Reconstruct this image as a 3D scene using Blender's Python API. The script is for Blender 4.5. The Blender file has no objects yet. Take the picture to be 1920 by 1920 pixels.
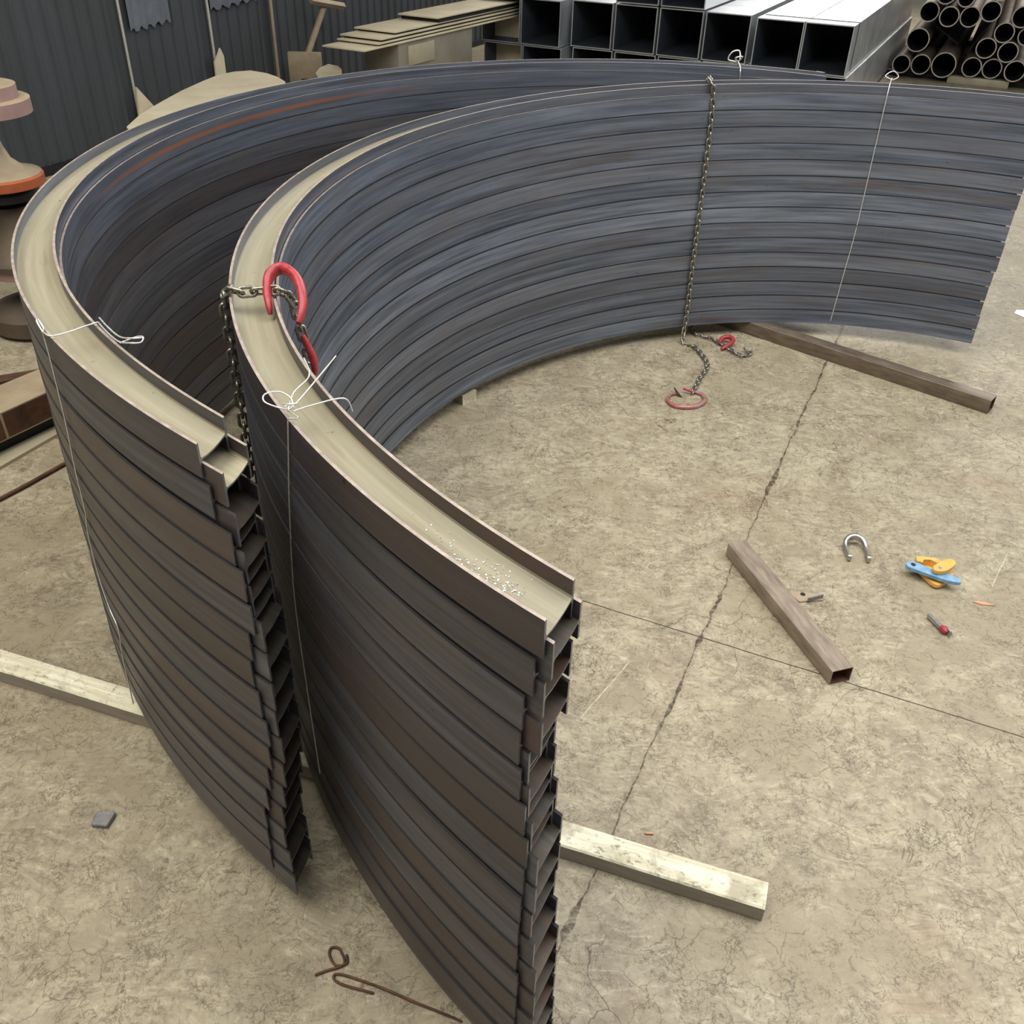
import bpy, bmesh, math, random
from mathutils import Vector, Matrix
random.seed(7)
PI = math.pi
C = bpy.context.scene.collection
D = {
 'n': [(0.0, 0.0, 0.901, 4.2699, 0), (0.0012, -0.0044, 0.9045, 4.2761, -0.012), (0.0024, -0.0087, 0.9058, 4.2599, 0), (0.0036, -0.0131, 0.9067, 4.2686, -0.012), (0.0048, -0.0174, 0.908, 4.249, 0), (0.0061, -0.0218, 0.9089, 4.2673, -0.012), (0.0073, -0.0262, 0.9102, 4.2455, 0), (0.0085, -0.0305, 0.9111, 4.2538, -0.012), (0.0097, -0.0349, 0.9124, 4.2468, 0), (0.0109, -0.0393, 0.9132, 4.2547, -0.012), (0.0121, -0.0436, 0.9146, 4.2529, 0), (0.0133, -0.048, 0.9154, 4.2586, -0.012), (0.0145, -0.0523, 0.9167, 4.256, 0), (0.0157, -0.0567, 0.918, 4.266, -0.012), (0.017, -0.0611, 0.9189, 4.2516, 0), (0.0182, -0.0654, 0.9194, 4.2647, -0.012), (0.0194, -0.0698, 0.9198, 4.249, 0), (0.0206, -0.0742, 0.9198, 4.2603, -0.012), (0.0218, -0.0785, 0.9207, 4.2459, 0), (0.023, -0.0829, 0.9215, 4.2643, -0.012), (0.0242, -0.0872, 0.9233, 4.2442, 0), (0.0254, -0.0916, 0.925, 4.2673, -0.012), (0.0267, -0.096, 0.9263, 4.2455, 0), (0.0279, -0.1003, 0.9272, 4.2665, -0.012), (0.0291, -0.1047, 0.9281, 4.2433, 0), (0.0303, -0.1091, 0.929, 4.266, -0.012), (0.0315, -0.1134, 0.929, 4.2407, 0), (0.0327, -0.1178, 0.929, 4.266, -0.012), (0.0339, -0.1221, 0.9294, 4.2394, 0), (0.0351, -0.1265, 0.9307, 4.2656, -0.012)],
 'f': [(0.0, 0.0, 0.8906, 4.4986, 0), (0.0012, -0.0044, 0.8879, 4.5326, -0.012), (0.0024, -0.0087, 0.8858, 4.5073, 0), (0.0036, -0.0131, 0.8831, 4.5413, -0.012), (0.0048, -0.0174, 0.881, 4.5322, 0), (0.0061, -0.0218, 0.8783, 4.5457, -0.012), (0.0073, -0.0262, 0.8762, 4.5418, 0), (0.0085, -0.0305, 0.8735, 4.5461, -0.012), (0.0097, -0.0349, 0.8709, 4.5461, 0), (0.0109, -0.0393, 0.8687, 4.5571, -0.012), (0.0121, -0.0436, 0.8661, 4.5326, 0), (0.0133, -0.048, 0.8639, 4.5571, -0.012), (0.0145, -0.0523, 0.8613, 4.5261, 0), (0.0157, -0.0567, 0.8587, 4.5575, -0.012), (0.017, -0.0611, 0.8565, 4.5313, 0), (0.0182, -0.0654, 0.8539, 4.554, -0.012), (0.0194, -0.0698, 0.8513, 4.537, 0), (0.0206, -0.0742, 0.8491, 4.5566, -0.012), (0.0218, -0.0785, 0.8465, 4.5313, 0), (0.023, -0.0829, 0.8439, 4.5514, -0.012), (0.0242, -0.0872, 0.8417, 4.5204, 0), (0.0254, -0.0916, 0.8391, 4.5431, -0.012), (0.0267, -0.096, 0.8364, 4.5086, 0), (0.0279, -0.1003, 0.8338, 4.5339, -0.012), (0.0291, -0.1047, 0.8316, 4.496, 0), (0.0303, -0.1091, 0.829, 4.5278, -0.012), (0.0315, -0.1134, 0.8264, 4.4929, 0), (0.0327, -0.1178, 0.8238, 4.5326, -0.012), (0.0339, -0.1221, 0.8216, 4.4886, 0), (0.0351, -0.1265, 0.819, 4.5352, -0.012)],
 'ST': {'n': ([1.1045, 3.5125], 2.1945, [-0.4955, 1.3495, -0.2291, -0.0337, 0.46]), 'f': ([-0.3448, 3.9735], 1.7387, [-0.765, 1.7865, -0.6388, -0.1232, 0.819])},
 'W': 0.1465,
 'ZT': 1.74,
 'chain_a': [(-0.9682, 2.8742, 1.0), (-0.9682, 2.8742, 1.2), (-0.9682, 2.8742, 1.4), (-0.9682, 2.8742, 1.55), (-0.9682, 2.8742, 1.66), (-0.9682, 2.8742, 1.72), (-0.9682, 2.8742, 1.7300180004), (-0.9505, 2.8697, 1.7580180004000001), (-0.9026, 2.8512, 1.7560180004000001), (-0.8379, 2.87, 1.7560180004000001), (-0.7922, 2.8631, 1.7620180004000001), (-0.7687, 2.8569, 1.7580180004000001), (-0.7404, 2.8789, 1.7280180004), (-0.7315, 2.8698, 1.6800180004), (-0.7213, 2.8699, 1.6100180004000002), (-0.7097, 2.8744, 1.5400180004000001), (-0.6979, 2.8671, 1.4800180004)],
 'chain_b': [(1.2173, 6.7289, 1.7600180004000001), (1.2144, 6.5723, 1.7560180004000001), (1.2411, 6.5998, 1.6999), (1.2503, 6.5754, 1.4458), (1.2487, 6.5307, 1.0345), (1.2444, 6.4899, 0.5933), (1.2463, 6.4555, 0.2011), (1.2287, 6.374, 0.012), (1.3088, 6.2972, 0.012), (1.3562, 6.0196, 0.012), (1.2705, 5.7992, 0.012), (1.1872, 5.5751, 0.012)],
 'chain_c': [(1.3266, 6.6782, 0.012), (1.3494, 6.5239, 0.012), (1.4423, 6.4734, 0.012), (1.5062, 6.3752, 0.012), (1.5608, 6.2786, 0.012), (1.6281, 6.1764, 0.012), (1.7091, 6.2351, 0.012), (1.6628, 6.2747, 0.03)],
 'hook_b': [(1.1988, 5.6064, 0.012), (1.2562, 5.5569, 0.012), (1.2497, 5.467, 0.012), (1.1679, 5.3888, 0.012), (1.0559, 5.3891, 0.012), (1.0083, 5.4591, 0.012), (1.0326, 5.5426, 0.012), (1.0859, 5.5686, 0.012)],
 'wire_f': [(-0.5765, 2.0538, 1.7499), (-0.5956, 2.0773, 1.6148), (-0.623, 2.1129, 1.4157), (-0.6576, 2.1569, 1.0636), (-0.6508, 2.1282, 0.6764), (-0.6362, 2.0878, 0.3262)],
 'wire_f2': [(-1.4245, 2.5614, 1.7179), (-1.4183, 2.5492, 1.6359), (-1.4282, 2.5497, 1.4107), (-1.4539, 2.5727, 1.2336), (-1.4654, 2.5785, 1.0556), (-1.5047, 2.6248, 0.9285), (-1.5139, 2.6277, 0.7304), (-1.4787, 2.5737, 0.6233), (-1.432, 2.5099, 0.5773), (-1.4671, 2.547, 0.4052), (-1.4973, 2.5734, 0.1131)],
 'wire_g': [(2.5183, 6.9457, 1.7440180004), (2.4211, 6.7123, 1.7509), (2.4107, 6.6755, 1.3517), (2.4003, 6.6361, 0.8114), (2.3773, 6.6084, 0.4642), (2.3562, 6.5871, 0.1291)],
 'wire_h': [(1.5537, 7.472, 1.7440180004), (1.5287, 7.2464, 1.7389), (1.5368, 7.2424, 1.6629)],
 'tieA': [(-1.4095, 2.5352, 1.7440180004), (-1.374, 2.5077, 1.7440180004), (-1.3325, 2.5408, 1.7440180004), (-1.304, 2.5813, 1.7440180004), (-1.275, 2.6148, 1.7440180004)],
 'misc': [(1.8012, 3.8582, 0), (2.1197, 3.6551, 0), (2.0303, 3.314, 0), (1.4637, 3.5009, 0), (0.5412, 2.1184, 0), (2.3225, 3.4888, 0), (-1.4637, 2.1025, 0), (-0.2955, 5.3988, 0), (4.0777, 7.137, 0), (1.8287, 3.9052, 0)],
 'rod': [(-0.1081, 1.4229, 0.006), (-0.1537, 1.4408, 0.006), (-0.2528, 1.4754, 0.006), (-0.3755, 1.5218, 0.006), (-0.4995, 1.5574, 0.006), (-0.5234, 1.548, 0.006), (-0.4943, 1.5267, 0.006), (-0.3895, 1.5012, 0.006)],
 'rodloop': [(-0.5837, 1.553, 0.006), (-0.549, 1.568, 0.006), (-0.4965, 1.5906, 0.006), (-0.5118, 1.6311, 0.006), (-0.5264, 1.6451, 0.006), (-0.5486, 1.6426, 0.006), (-0.5476, 1.6174, 0.006), (-0.5215, 1.5863, 0.006), (-0.4885, 1.5944, 0.006), (-0.4931, 1.6227, 0.006)],
 'knot': [(-0.5468, 2.0418, 1.7500180004), (-0.5852, 2.0948, 1.7500180004), (-0.59, 2.339, 1.7500180004), (-0.5005, 2.3384, 1.7500180004), (-0.4507, 2.155, 1.7500180004), (-0.6259, 2.0923, 1.7500180004)],
 'ZF_n': [0.0, 0.004, 0.008, 0.012, 0.016, 0.018, 0.018, 0.018, 0.018, 0.018, 0.018, 0.018, 0.018, 0.018, 0.018, 0.018, 0.018, 0.018, 0.018, 0.018, 0.018, 0.018, 0.018, 0.018, 0.018, 0.018, 0.018, 0.018, 0.018, 0.018],
 'ZF_f': [0.012, 0.016, 0.02, 0.024, 0.028, 0.028, 0.028, 0.028, 0.028, 0.028, 0.028, 0.028, 0.028, 0.028, 0.028, 0.028, 0.028, 0.028, 0.028, 0.028, 0.028, 0.028, 0.028, 0.028, 0.028, 0.028, 0.028, 0.028, 0.028, 0.028],
 'hook_a': [(-0.6919, 2.7273, 1.71), (-0.6853, 2.7574, 1.735), (-0.691, 2.81, 1.765), (-0.7223, 2.886, 1.795), (-0.7792, 2.9454, 1.805), (-0.8173, 2.9195, 1.79), (-0.8164, 2.8617, 1.76), (-0.801, 2.8042, 1.735), (-0.7949, 2.7864, 1.71)],
 'hook_a2': [(-0.7098, 2.836, 1.62), (-0.6955, 2.8321, 1.58), (-0.6825, 2.8315, 1.53), (-0.6814, 2.8281, 1.48)],
 'tieB': [(-1.2729, 2.6104, 1.746), (-1.2078, 2.5143, 1.76), (-1.1507, 2.4522, 1.76), (-1.1029, 2.4232, 1.77), (-1.0758, 2.4287, 1.77), (-1.0726, 2.4431, 1.78), (-1.0968, 2.4523, 1.775), (-1.1424, 2.442, 1.76)],
 'pipes': [(-0.579, 1.018, 0.1533, 0.06, 'steel pipe with open end, upper row, partly hidden by the square ducts'), (-0.254, 0.978, 0.1524, -0.03, 'steel pipe with open end, upper row, second beside the square ducts'), (0.055, 0.992, 0.1542, 0.03, 'steel pipe with open end, upper row, middle one of five'), (0.343, 1.102, 0.1527, -0.06, 'steel pipe with open end, upper row, touching the long tan pipe'), (-0.072, 1.248, 0.1287, 0.0, 'steel pipe with open end, top edge of the picture, above the middle pipes'), (0.82, 1.057, 0.1589, -0.04, 'steel pipe with open end, tan and largest one cut by the right edge, upper row'), (0.624, 0.815, 0.1504, -0.03, 'steel pipe with open end, just below the large tan pipe'), (-0.652, 0.584, 0.183, 0.13, 'steel pipe with open end, wide one half hidden by the square ducts, second row'), (0.423, 0.578, 0.1554, -0.06, 'steel pipe with open end, left one of the two in the second row at right'), (0.76, 0.539, 0.1546, 0.0, 'steel pipe with open end, right one of the two in the second row at right'), (0.967, 0.78, 0.1372, 0.06, 'steel pipe with open end, small one cut by the right edge of the picture'), (-0.809, 0.225, 0.1455, -0.03, 'steel pipe with open end, bottom row, hidden at its left by the ducts'), (-0.504, 0.237, 0.1573, 0.03, 'steel pipe with open end, bottom row, second from the ducts'), (-0.143, 0.274, 0.1943, -0.06, 'steel pipe with open end, bottom row, widest and lowest'), (0.288, 0.273, 0.1528, 0.0, 'steel pipe with open end, bottom row, first right of the slanting plates'), (0.597, 0.272, 0.152, 0.06, 'steel pipe with open end, bottom row, above the grey block'), (0.942, 0.28, 0.16, -0.03, 'steel pipe with open end, bottom row, near the right edge of the picture'), (1.258, 0.274, 0.1541, 0.03, 'steel pipe with open end, bottom row, cut by the right edge'), (0.416, 1.396, 0.1477, -0.06, 'steel pipe with open end, above the tan pipe at the top of the picture'), (-0.378, 1.291, 0.1509, 0.0, 'steel pipe with open end, top row beside the ducts')],
 'slab': (-0.035, 0.04),
 'pole': [(-2.9739, 13.6754, 0.5972), (-2.7586, 14.2686, 1.2213), (-2.8859, 13.9891, 1.2939), (-2.5249, 14.4197, 1.1842)],
 'curl': [(-3.4983, 8.5739), (-3.5431, 9.0439), (-3.5282, 9.5693), (-3.4934, 10.1264), (-3.4228, 10.6321), (-3.3535, 10.9974), (-3.2319, 11.2022), (-3.0757, 11.2905), (-2.8676, 11.1667), (-2.7069, 10.9781), (-2.5666, 10.7346), (-2.4906, 10.013), (-2.6761, 9.2704), (-2.9754, 8.6009), (-3.2442, 8.1521)],
 'lean1': [(-4.4352, 11.3853, 0.6727), (-4.3438, 11.5858, 0.423), (-4.325, 11.6271, 0.2667), (-4.4584, 11.3345, 0.2389)],
 'lean2': [(-3.8727, 12.6196, 0.7402), (-3.8348, 12.7028, 0.8308), (-3.8169, 12.7419, 0.8856), (-3.7971, 12.7855, 0.7884), (-3.7984, 12.7826, 0.5105), (-3.8779, 12.6083, 0.4778)],
 'lump': [(-2.5504, 12.2591), (-2.5628, 12.6042), (-2.5034, 12.8675), (-2.3604, 12.7448), (-2.2797, 12.5438), (-2.1923, 11.9838), (-2.411, 11.7904)],
 'RXY': (-3.5269, 6.3851),
 'roll': [(0, [(0.33, 0.03), (0.33, 0.14), (0.3, 0.17), (0.1, 0.24), (0.09, 0.36), (0.24, 0.42), (0.29, 0.44), (0.29, 0.5)], [0, 0, 0, 1, 1, 1, 2], ['darktan', 'black', 'boss'], 'dusty disc-shaped roller standing on the floor, lowest of the roller stack'), (0, [(0.31, 0.505), (0.31, 0.54), (0.2, 0.62), (0.12, 0.76), (0.11, 0.88), (0.16, 0.9)], [0, 0, 0, 0, 1], ['darktan', 'black'], 'flared dark tan roller in the middle of the roller stack'), (0, [(0.11, 0.905), (0.11, 0.93), (0.205, 0.94), (0.215, 0.99), (0.19, 1.02)], [0, 0, 0, 0], ['black'], 'small dark disc under the orange-rimmed roller'), (0, [(0.262, 1.025), (0.267, 1.03), (0.267, 1.085), (0.255, 1.1), (0.16, 1.125), (0.09, 1.19), (0.06, 1.27), (0.045, 1.36), (0.05, 1.45), (0.28, 1.475), (0.3, 1.48), (0.3, 1.565), (0.29, 1.57), (0.235, 1.572), (0.235, 1.65), (0.22, 1.655)], [1, 1, 1, 0, 0, 0, 0, 2, 2, 3, 3, 0, 0, 3, 0], ['tan', 'orange', 'black', 'boss'], 'dusty spool-shaped roller with orange rim and stepped top, topmost of the roller stack')],
 'plates': [([(-3.1835, 4.7301), (-3.0876, 4.9232), (-2.9407, 5.1602), (-2.839, 5.3326), (-2.6585, 5.0491), (-2.7706, 4.8689), (-2.9304, 4.5874), (-3.0403, 4.3825)], 0.1, 0.27, ['tan', 'rust'], 'steel_block', 'dusty brown steel block lying on a plate at the left edge', 'block', 0.008), ([(-3.2587, 4.7743), (-3.0617, 5.1941), (-2.8026, 4.8999), (-2.9824, 4.5918), (-3.0678, 4.4507)], 0.02, 0.1, 'black', 'spacer_block', 'dark spacer under the dusty brown block', 'block', 0.004), ([(-3.3213, 4.4788), (-3.16, 4.9208), (-2.9157, 5.2823), (-2.6142, 5.1237), (-2.7182, 4.8822), (-2.9233, 4.4155), (-3.1005, 4.058)], 0, 0.02, 'plate', 'steel_plate', 'thin dusty steel plate on the floor under the brown block', 'plate', 0.003), ([(-3.4895, 5.3535), (-3.3965, 5.4508), (-3.1658, 5.5678), (-3.133, 5.4915), (-3.3516, 5.355), (-3.4441, 5.2601)], 0, 0.06, 'rust', 'rusty_strip', 'narrow rusty strip on the floor behind the brown block', 'strip', 0.004)],
 'bar': [(-2.814, 4.0545, 0.012), (-2.7574, 4.1496, 0.012), (-2.6838, 4.2808, 0.012), (-2.5706, 4.4997, 0.012), (-2.4887, 4.6222, 0.012)],
 'scr': [([1.927, 6.477], [2.697, 5.348]), ([2.835, 5.252], [3.098, 4.94]), ([0.482, 4.978], [0.608, 4.89]), ([0.546, 3.018], [0.316, 2.678]), ([2.621, 3.922], [2.418, 3.627])],
 'xs': [0, -0.635, -1.37, -2.03, -2.69, -3.35, -4.04, -4.68],
 'vplates': [((-0.452, 0.798), (-0.028, 0.55)), ((0.422, 0.976), (0.141, 0.422))],
}


def lin(h):
    v = [int(h[i:i+2], 16)/255 for i in (0, 2, 4)]
    return tuple((c/12.92 if c <= .04045 else ((c+.055)/1.055)**2.4) for c in v) + (1,)

# ------------------------------------------------------------------ materials
class NT:
    def __init__(s, name):
        s.m = bpy.data.materials.new(name); s.m.use_nodes = True
        s.t = s.m.node_tree; s.b = s.t.nodes['Principled BSDF']
    def n(s, kind, **kw):
        d = s.t.nodes.new(kind)
        for k, v in kw.items():
            if k.startswith('i_'):
                d.inputs[k[2:].replace('_', ' ')].default_value = v
            else: setattr(d, k, v)
        return d
    def l(s, a, b): s.t.links.new(a, b)
    def noise(s, vec, scale, detail=4, rough=.55, dist=0):
        d = s.n('ShaderNodeTexNoise'); d.inputs['Scale'].default_value = scale
        d.inputs['Detail'].default_value = detail; d.inputs['Roughness'].default_value = rough
        d.inputs['Distortion'].default_value = dist
        if vec is not None: s.l(vec, d.inputs['Vector'])
        return d.outputs['Fac']
    def ramp(s, fac, *stops):
        d = s.n('ShaderNodeValToRGB'); e = d.color_ramp.elements
        while len(e) < len(stops): e.new(.5)
        for k, (p, c) in enumerate(stops):
            e[k].position = p; e[k].color = c if isinstance(c, tuple) else (c, c, c, 1)
        s.l(fac, d.inputs['Fac']); return d.outputs['Color']
    def mix(s, fac, a, b, mode='MIX'):
        d = s.n('ShaderNodeMix', data_type='RGBA', blend_type=mode)
        for v, k in ((fac, 0), (a, 6), (b, 7)):
            if hasattr(v, 'type') and hasattr(v, 'is_linked'): s.l(v, d.inputs[k])
            else: d.inputs[k].default_value = v
        return d.outputs[2]
    def math(s, op, a, b=None, clamp=False):
        d = s.n('ShaderNodeMath', operation=op); d.use_clamp = clamp
        for v, k in ((a, 0), (b, 1)):
            if v is None: continue
            if hasattr(v, 'is_linked'): s.l(v, d.inputs[k])
            else: d.inputs[k].default_value = v
        return d.outputs[0]
    def mapping(s, vec, scale=(1, 1, 1), rot=(0, 0, 0), loc=(0, 0, 0)):
        d = s.n('ShaderNodeMapping'); d.inputs['Scale'].default_value = scale
        d.inputs['Rotation'].default_value = rot; d.inputs['Location'].default_value = loc
        s.l(vec, d.inputs['Vector']); return d.outputs[0]
    def coord(s, k='Object'): return s.n('ShaderNodeTexCoord').outputs[k]
    def bump(s, h, strength=.3, dist=.01):
        d = s.n('ShaderNodeBump'); d.inputs['Strength'].default_value = strength
        d.inputs['Distance'].default_value = dist; s.l(h, d.inputs['Height'])
        s.l(d.outputs[0], s.b.inputs['Normal'])
    def fin(s, col=None, rough=None, metal=None, spec=None):
        for v, k in ((col, 'Base Color'), (rough, 'Roughness'), (metal, 'Metallic'), (spec, 'Specular IOR Level')):
            if v is None: continue
            if hasattr(v, 'is_linked'): s.l(v, s.b.inputs[k])
            else: s.b.inputs[k].default_value = v
        return s.m

def simple(name, c1, c2, scale=8, rough=.5, metal=0., bump=.1, stretch=(1, 1, 1)):
    s = NT(name); v = s.mapping(s.coord(), stretch)
    f = s.noise(v, scale, 6, .6)
    col = s.mix(s.ramp(f, (.3, 0.), (.7, 1.)), lin(c1), lin(c2))
    r = s.math('ADD', s.math('MULTIPLY', f, .25), rough-.12)
    if bump: s.bump(f, bump, .004)
    return s.fin(col, r, metal)

def steel(name, base, alt, dust, rust_amt, rough, metal, tint='5a5254', tintamt=.75, rustcol='5d4a3c', band=False):
    """mill scale rolled steel: streaks run along the beam (UV u = metres along it)"""
    s = NT(name)
    uv = s.coord('UV'); rnd = s.n('ShaderNodeObjectInfo').outputs['Random']
    comb = s.n('ShaderNodeCombineXYZ'); s.l(s.math('MULTIPLY', rnd, 40.), comb.inputs[2])
    s.l(s.math('MULTIPLY', rnd, 17.), comb.inputs[0])
    va = s.n('ShaderNodeVectorMath', operation='ADD'); s.l(uv, va.inputs[0]); s.l(comb.outputs[0], va.inputs[1])
    v = va.outputs[0]
    long_ = s.noise(s.mapping(v, (.9, 26, 1)), 1.6, 5, .6)
    blot = s.noise(s.mapping(v, (1, 2.5, 1)), 2.2, 5, .6)
    spk = s.noise(s.mapping(v, (1, 1.3, 1)), 30, 3, .7)
    rust = s.noise(s.mapping(v, (.55, 9, 1), loc=(5, 3, 0)), 1.5, 5, .6, .4)
    col = s.mix(s.ramp(long_, (.36, 0.), (.66, 1.)), lin(base), lin(alt))
    col = s.mix(s.ramp(blot, (.5, 0.), (.72, .65)), col, lin(dust))
    rnd2 = s.math('FRACT', s.math('MULTIPLY', rnd, 7.31))
    col = s.mix(s.ramp(rnd2, (.25, 0.), (1., tintamt)), col, lin(tint))
    tone = s.math('ADD', s.math('MULTIPLY', rnd, .36), .80)
    cc = s.n('ShaderNodeCombineColor')
    for k in range(3): s.l(tone, cc.inputs[k])
    col = s.mix(1., col, cc.outputs[0], 'MULTIPLY')
    col = s.mix(s.ramp(rust, (.60-rust_amt, 0.), (.78-rust_amt*.6, .7)), col, lin(rustcol))
    col = s.mix(s.ramp(spk, (.68, 0.), (.76, .7)), col, lin('17181b'))
    if band:      # rust stripe along the lower lip of the inner flange
        sp = s.n('ShaderNodeSeparateXYZ'); s.l(uv, sp.inputs[0])
        dv = s.math('ABSOLUTE', s.math('SUBTRACT', sp.outputs[1], .3845))
        du = s.math('ABSOLUTE', s.math('SUBTRACT', sp.outputs[0], 4.4))
        mk = s.math('MULTIPLY', s.ramp(dv, (.004, 1.), (.014, 0.)), s.ramp(s.math('MULTIPLY', du, .5), (.35, 1.), (.75, 0.)))
        col = s.mix(s.math('MULTIPLY', mk, .85), col, lin('a5653c'))
    r = s.math('ADD', s.math('MULTIPLY', blot, .3), rough-.15)
    s.bump(s.math('ADD', s.math('MULTIPLY', long_, .6), s.math('MULTIPLY', spk, .2)), .22, .003)
    return s.fin(col, r, metal)

M = {}
M['scale'] = steel('mill_scale', '4a4b50', '64656a', '5e5852', .03, .44, .5, '544844', .85)  # outer faces: browner, darker tint paints the weaker light there
M['scale_lit_tint'] = steel('mill_scale_lit_tint', '555c68', '808895', '706d6c', .02, .40, .5, '605f63', .5)  # inner faces: light falling on them put into a paler, bluer scale
M['scale_rusty'] = steel('mill_scale_lit_tint_rusty_lip', '555c68', '808895', '706d6c', .02, .40, .5, '605f63', .5, band=True)  # same light-tinted base, with a real rust lip
M['web'] = steel('dusty_sky_web', '90886f', 'a59d84', '96927d', .0, .45, .15, 'a09880', .2)  # dust, with sky reflection on the up-facing web put into the tone
M['tip'] = simple('worn_lit_edge', '8d8078', 'b3a596', 30, .5, .4)  # bare worn steel, with light from above put into the pale tone
M['tip_shade'] = simple('edge_seam_shade', '1c1a19', '2b2725', 30, .8, .0)  # near-black paint for the shadow in the gaps between flanges
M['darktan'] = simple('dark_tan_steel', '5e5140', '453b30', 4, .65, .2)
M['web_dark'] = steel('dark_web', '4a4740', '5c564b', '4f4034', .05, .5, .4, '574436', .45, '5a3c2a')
M['cut'] = simple('sawn_end', '6c6e72', '8f8a85', 30, .55, .5)

def floor_mat():
    s = NT('concrete_floor'); o = s.coord()
    big = s.noise(o, .9, 5, .6); mid = s.noise(o, 4.5, 6, .65, .8); fine = s.noise(o, 26, 7, .7, .6)
    grit = s.noise(o, 130, 4, .7)
    # trowel swirls and brushed scratches
    warp = s.n('ShaderNodeTexNoise'); warp.inputs['Scale'].default_value = 1.7; s.l(o, warp.inputs['Vector'])
    wv = s.n('ShaderNodeVectorMath', operation='MULTIPLY_ADD'); s.l(warp.outputs['Color'], wv.inputs[0])
    wv.inputs[1].default_value = (.55, .55, 0); s.l(o, wv.inputs[2])
    sw = s.noise(s.mapping(wv.outputs[0], (5, 22, 1), (0, 0, .7)), 1.9, 8, .72, .15)
    sw2 = s.noise(s.mapping(wv.outputs[0], (20, 6, 1), (0, 0, .2)), 1.7, 8, .72, .15)
    col = s.mix(s.ramp(mid, (.36, 0.), (.62, 1.)), lin('887d68'), lin('a49a81'))
    patch = s.noise(s.mapping(o, loc=(2, 8, 0)), 1.9, 6, .6, .5)
    PATCH = s.ramp(patch, (.50, 0.), (.60, .75))
    col = s.mix(s.ramp(sw, (.53, 0.), (.66, .6)), col, lin('bdb296'))
    col = s.mix(s.ramp(sw, (.33, .75), (.46, 0.)), col, lin('74694f'))
    col = s.mix(s.ramp(sw2, (.33, .7), (.46, 0.)), col, lin('776b52'))
    col = s.mix(s.ramp(fine, (.34, .6), (.46, 0.)), col, lin('655a47'))
    col = s.mix(s.ramp(fine, (.56, 0.), (.68, .5)), col, lin('c2b79b'))
    red = s.noise(s.mapping(o, loc=(7, 3, 0)), 1.4, 4, .6)
    col = s.mix(s.ramp(red, (.60, 0.), (.75, .3)), col, lin('8a6b50'))
    col = s.mix(PATCH, col, s.mix(.45, lin('94896f'), lin('857a63')))
    # scribbled trowel lines
    for sc_, w_, gt, am in ((5, .010, .50, .7), (11, .016, .47, .7), (24, .03, .46, .6)):
        nn = s.noise(s.mapping(o, loc=(sc_, 2, 0)), sc_, 4, .62, .7)
        ln = s.ramp(s.math('ABSOLUTE', s.math('SUBTRACT', nn, .5)), (0., 1.), (w_, 0.))
        gate = s.ramp(s.noise(s.mapping(o, loc=(0, sc_, 0)), sc_*.35, 3), (gt, 0.), (gt+.08, am))
        col = s.mix(s.math('MULTIPLY', ln, gate), col, lin('50442f'))
    # hairline cracks
    def crack(scale, w, loc, amt):
        wn = s.n('ShaderNodeTexNoise'); wn.inputs['Scale'].default_value = scale*1.7; wn.inputs['Detail'].default_value = 5
        s.l(o, wn.inputs['Vector'])
        w2 = s.n('ShaderNodeVectorMath', operation='MULTIPLY_ADD'); s.l(wn.outputs['Color'], w2.inputs[0])
        w2.inputs[1].default_value = (.9/scale, .9/scale, 0); s.l(s.mapping(o, loc=loc), w2.inputs[2])
        vo = s.n('ShaderNodeTexVoronoi', feature='DISTANCE_TO_EDGE', voronoi_dimensions='2D'); vo.inputs['Scale'].default_value = scale
        s.l(w2.outputs[0], vo.inputs['Vector'])
        m = s.ramp(vo.outputs['Distance'], (0., 1.), (w, 0.))
        gate = s.ramp(s.noise(s.mapping(o, loc=loc), scale*.55, 3), (.5, 0.), (.58, amt))
        return s.math('MULTIPLY', m, gate)
    cr = s.math('MAXIMUM', crack(1.6, .006, (3, 9, 0), .75), crack(6, .016, (1, 4, 0), .55))
    col = s.mix(cr, col, lin('3a3024'))
    # saw-cut joints; the first has crumbled edges
    sep = s.n('ShaderNodeSeparateXYZ'); s.l(o, sep.inputs[0])
    wob = s.math('MULTIPLY', s.math('SUBTRACT', s.noise(o, 5, 5, .6), .5), .05)
    wob2 = s.math('MULTIPLY', s.math('SUBTRACT', s.noise(o, 5, 5, .6), .5), .012)
    def joint(px, py, az, wb):
        nx, ny = math.cos(math.radians(az)), -math.sin(math.radians(az))
        d = s.math('ADD', s.math('ADD', s.math('MULTIPLY', sep.outputs[0], nx), s.math('MULTIPLY', sep.outputs[1], ny)), -(px*nx+py*ny))
        return s.math('ABSOLUTE', s.math('ADD', d, wb))
    j1 = joint(2.157, 5.963, 24.5, wob); j2 = joint(.424, 3.394, 113.5, wob2)
    crumb = s.ramp(s.noise(o, 3.2, 4, .7), (.50, .0028), (.72, .026))
    b1 = s.math('LESS_THAN', j1, crumb); 
    soft = s.ramp(j1, (0., .4), (.02, 0.))
    col = s.mix(soft, col, lin('73674f'))
    b1s = s.ramp(fine, (.42, 1.), (.60, .35))
    col = s.mix(s.math('MULTIPLY', b1, b1s), col, lin('3f3425'))
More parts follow.
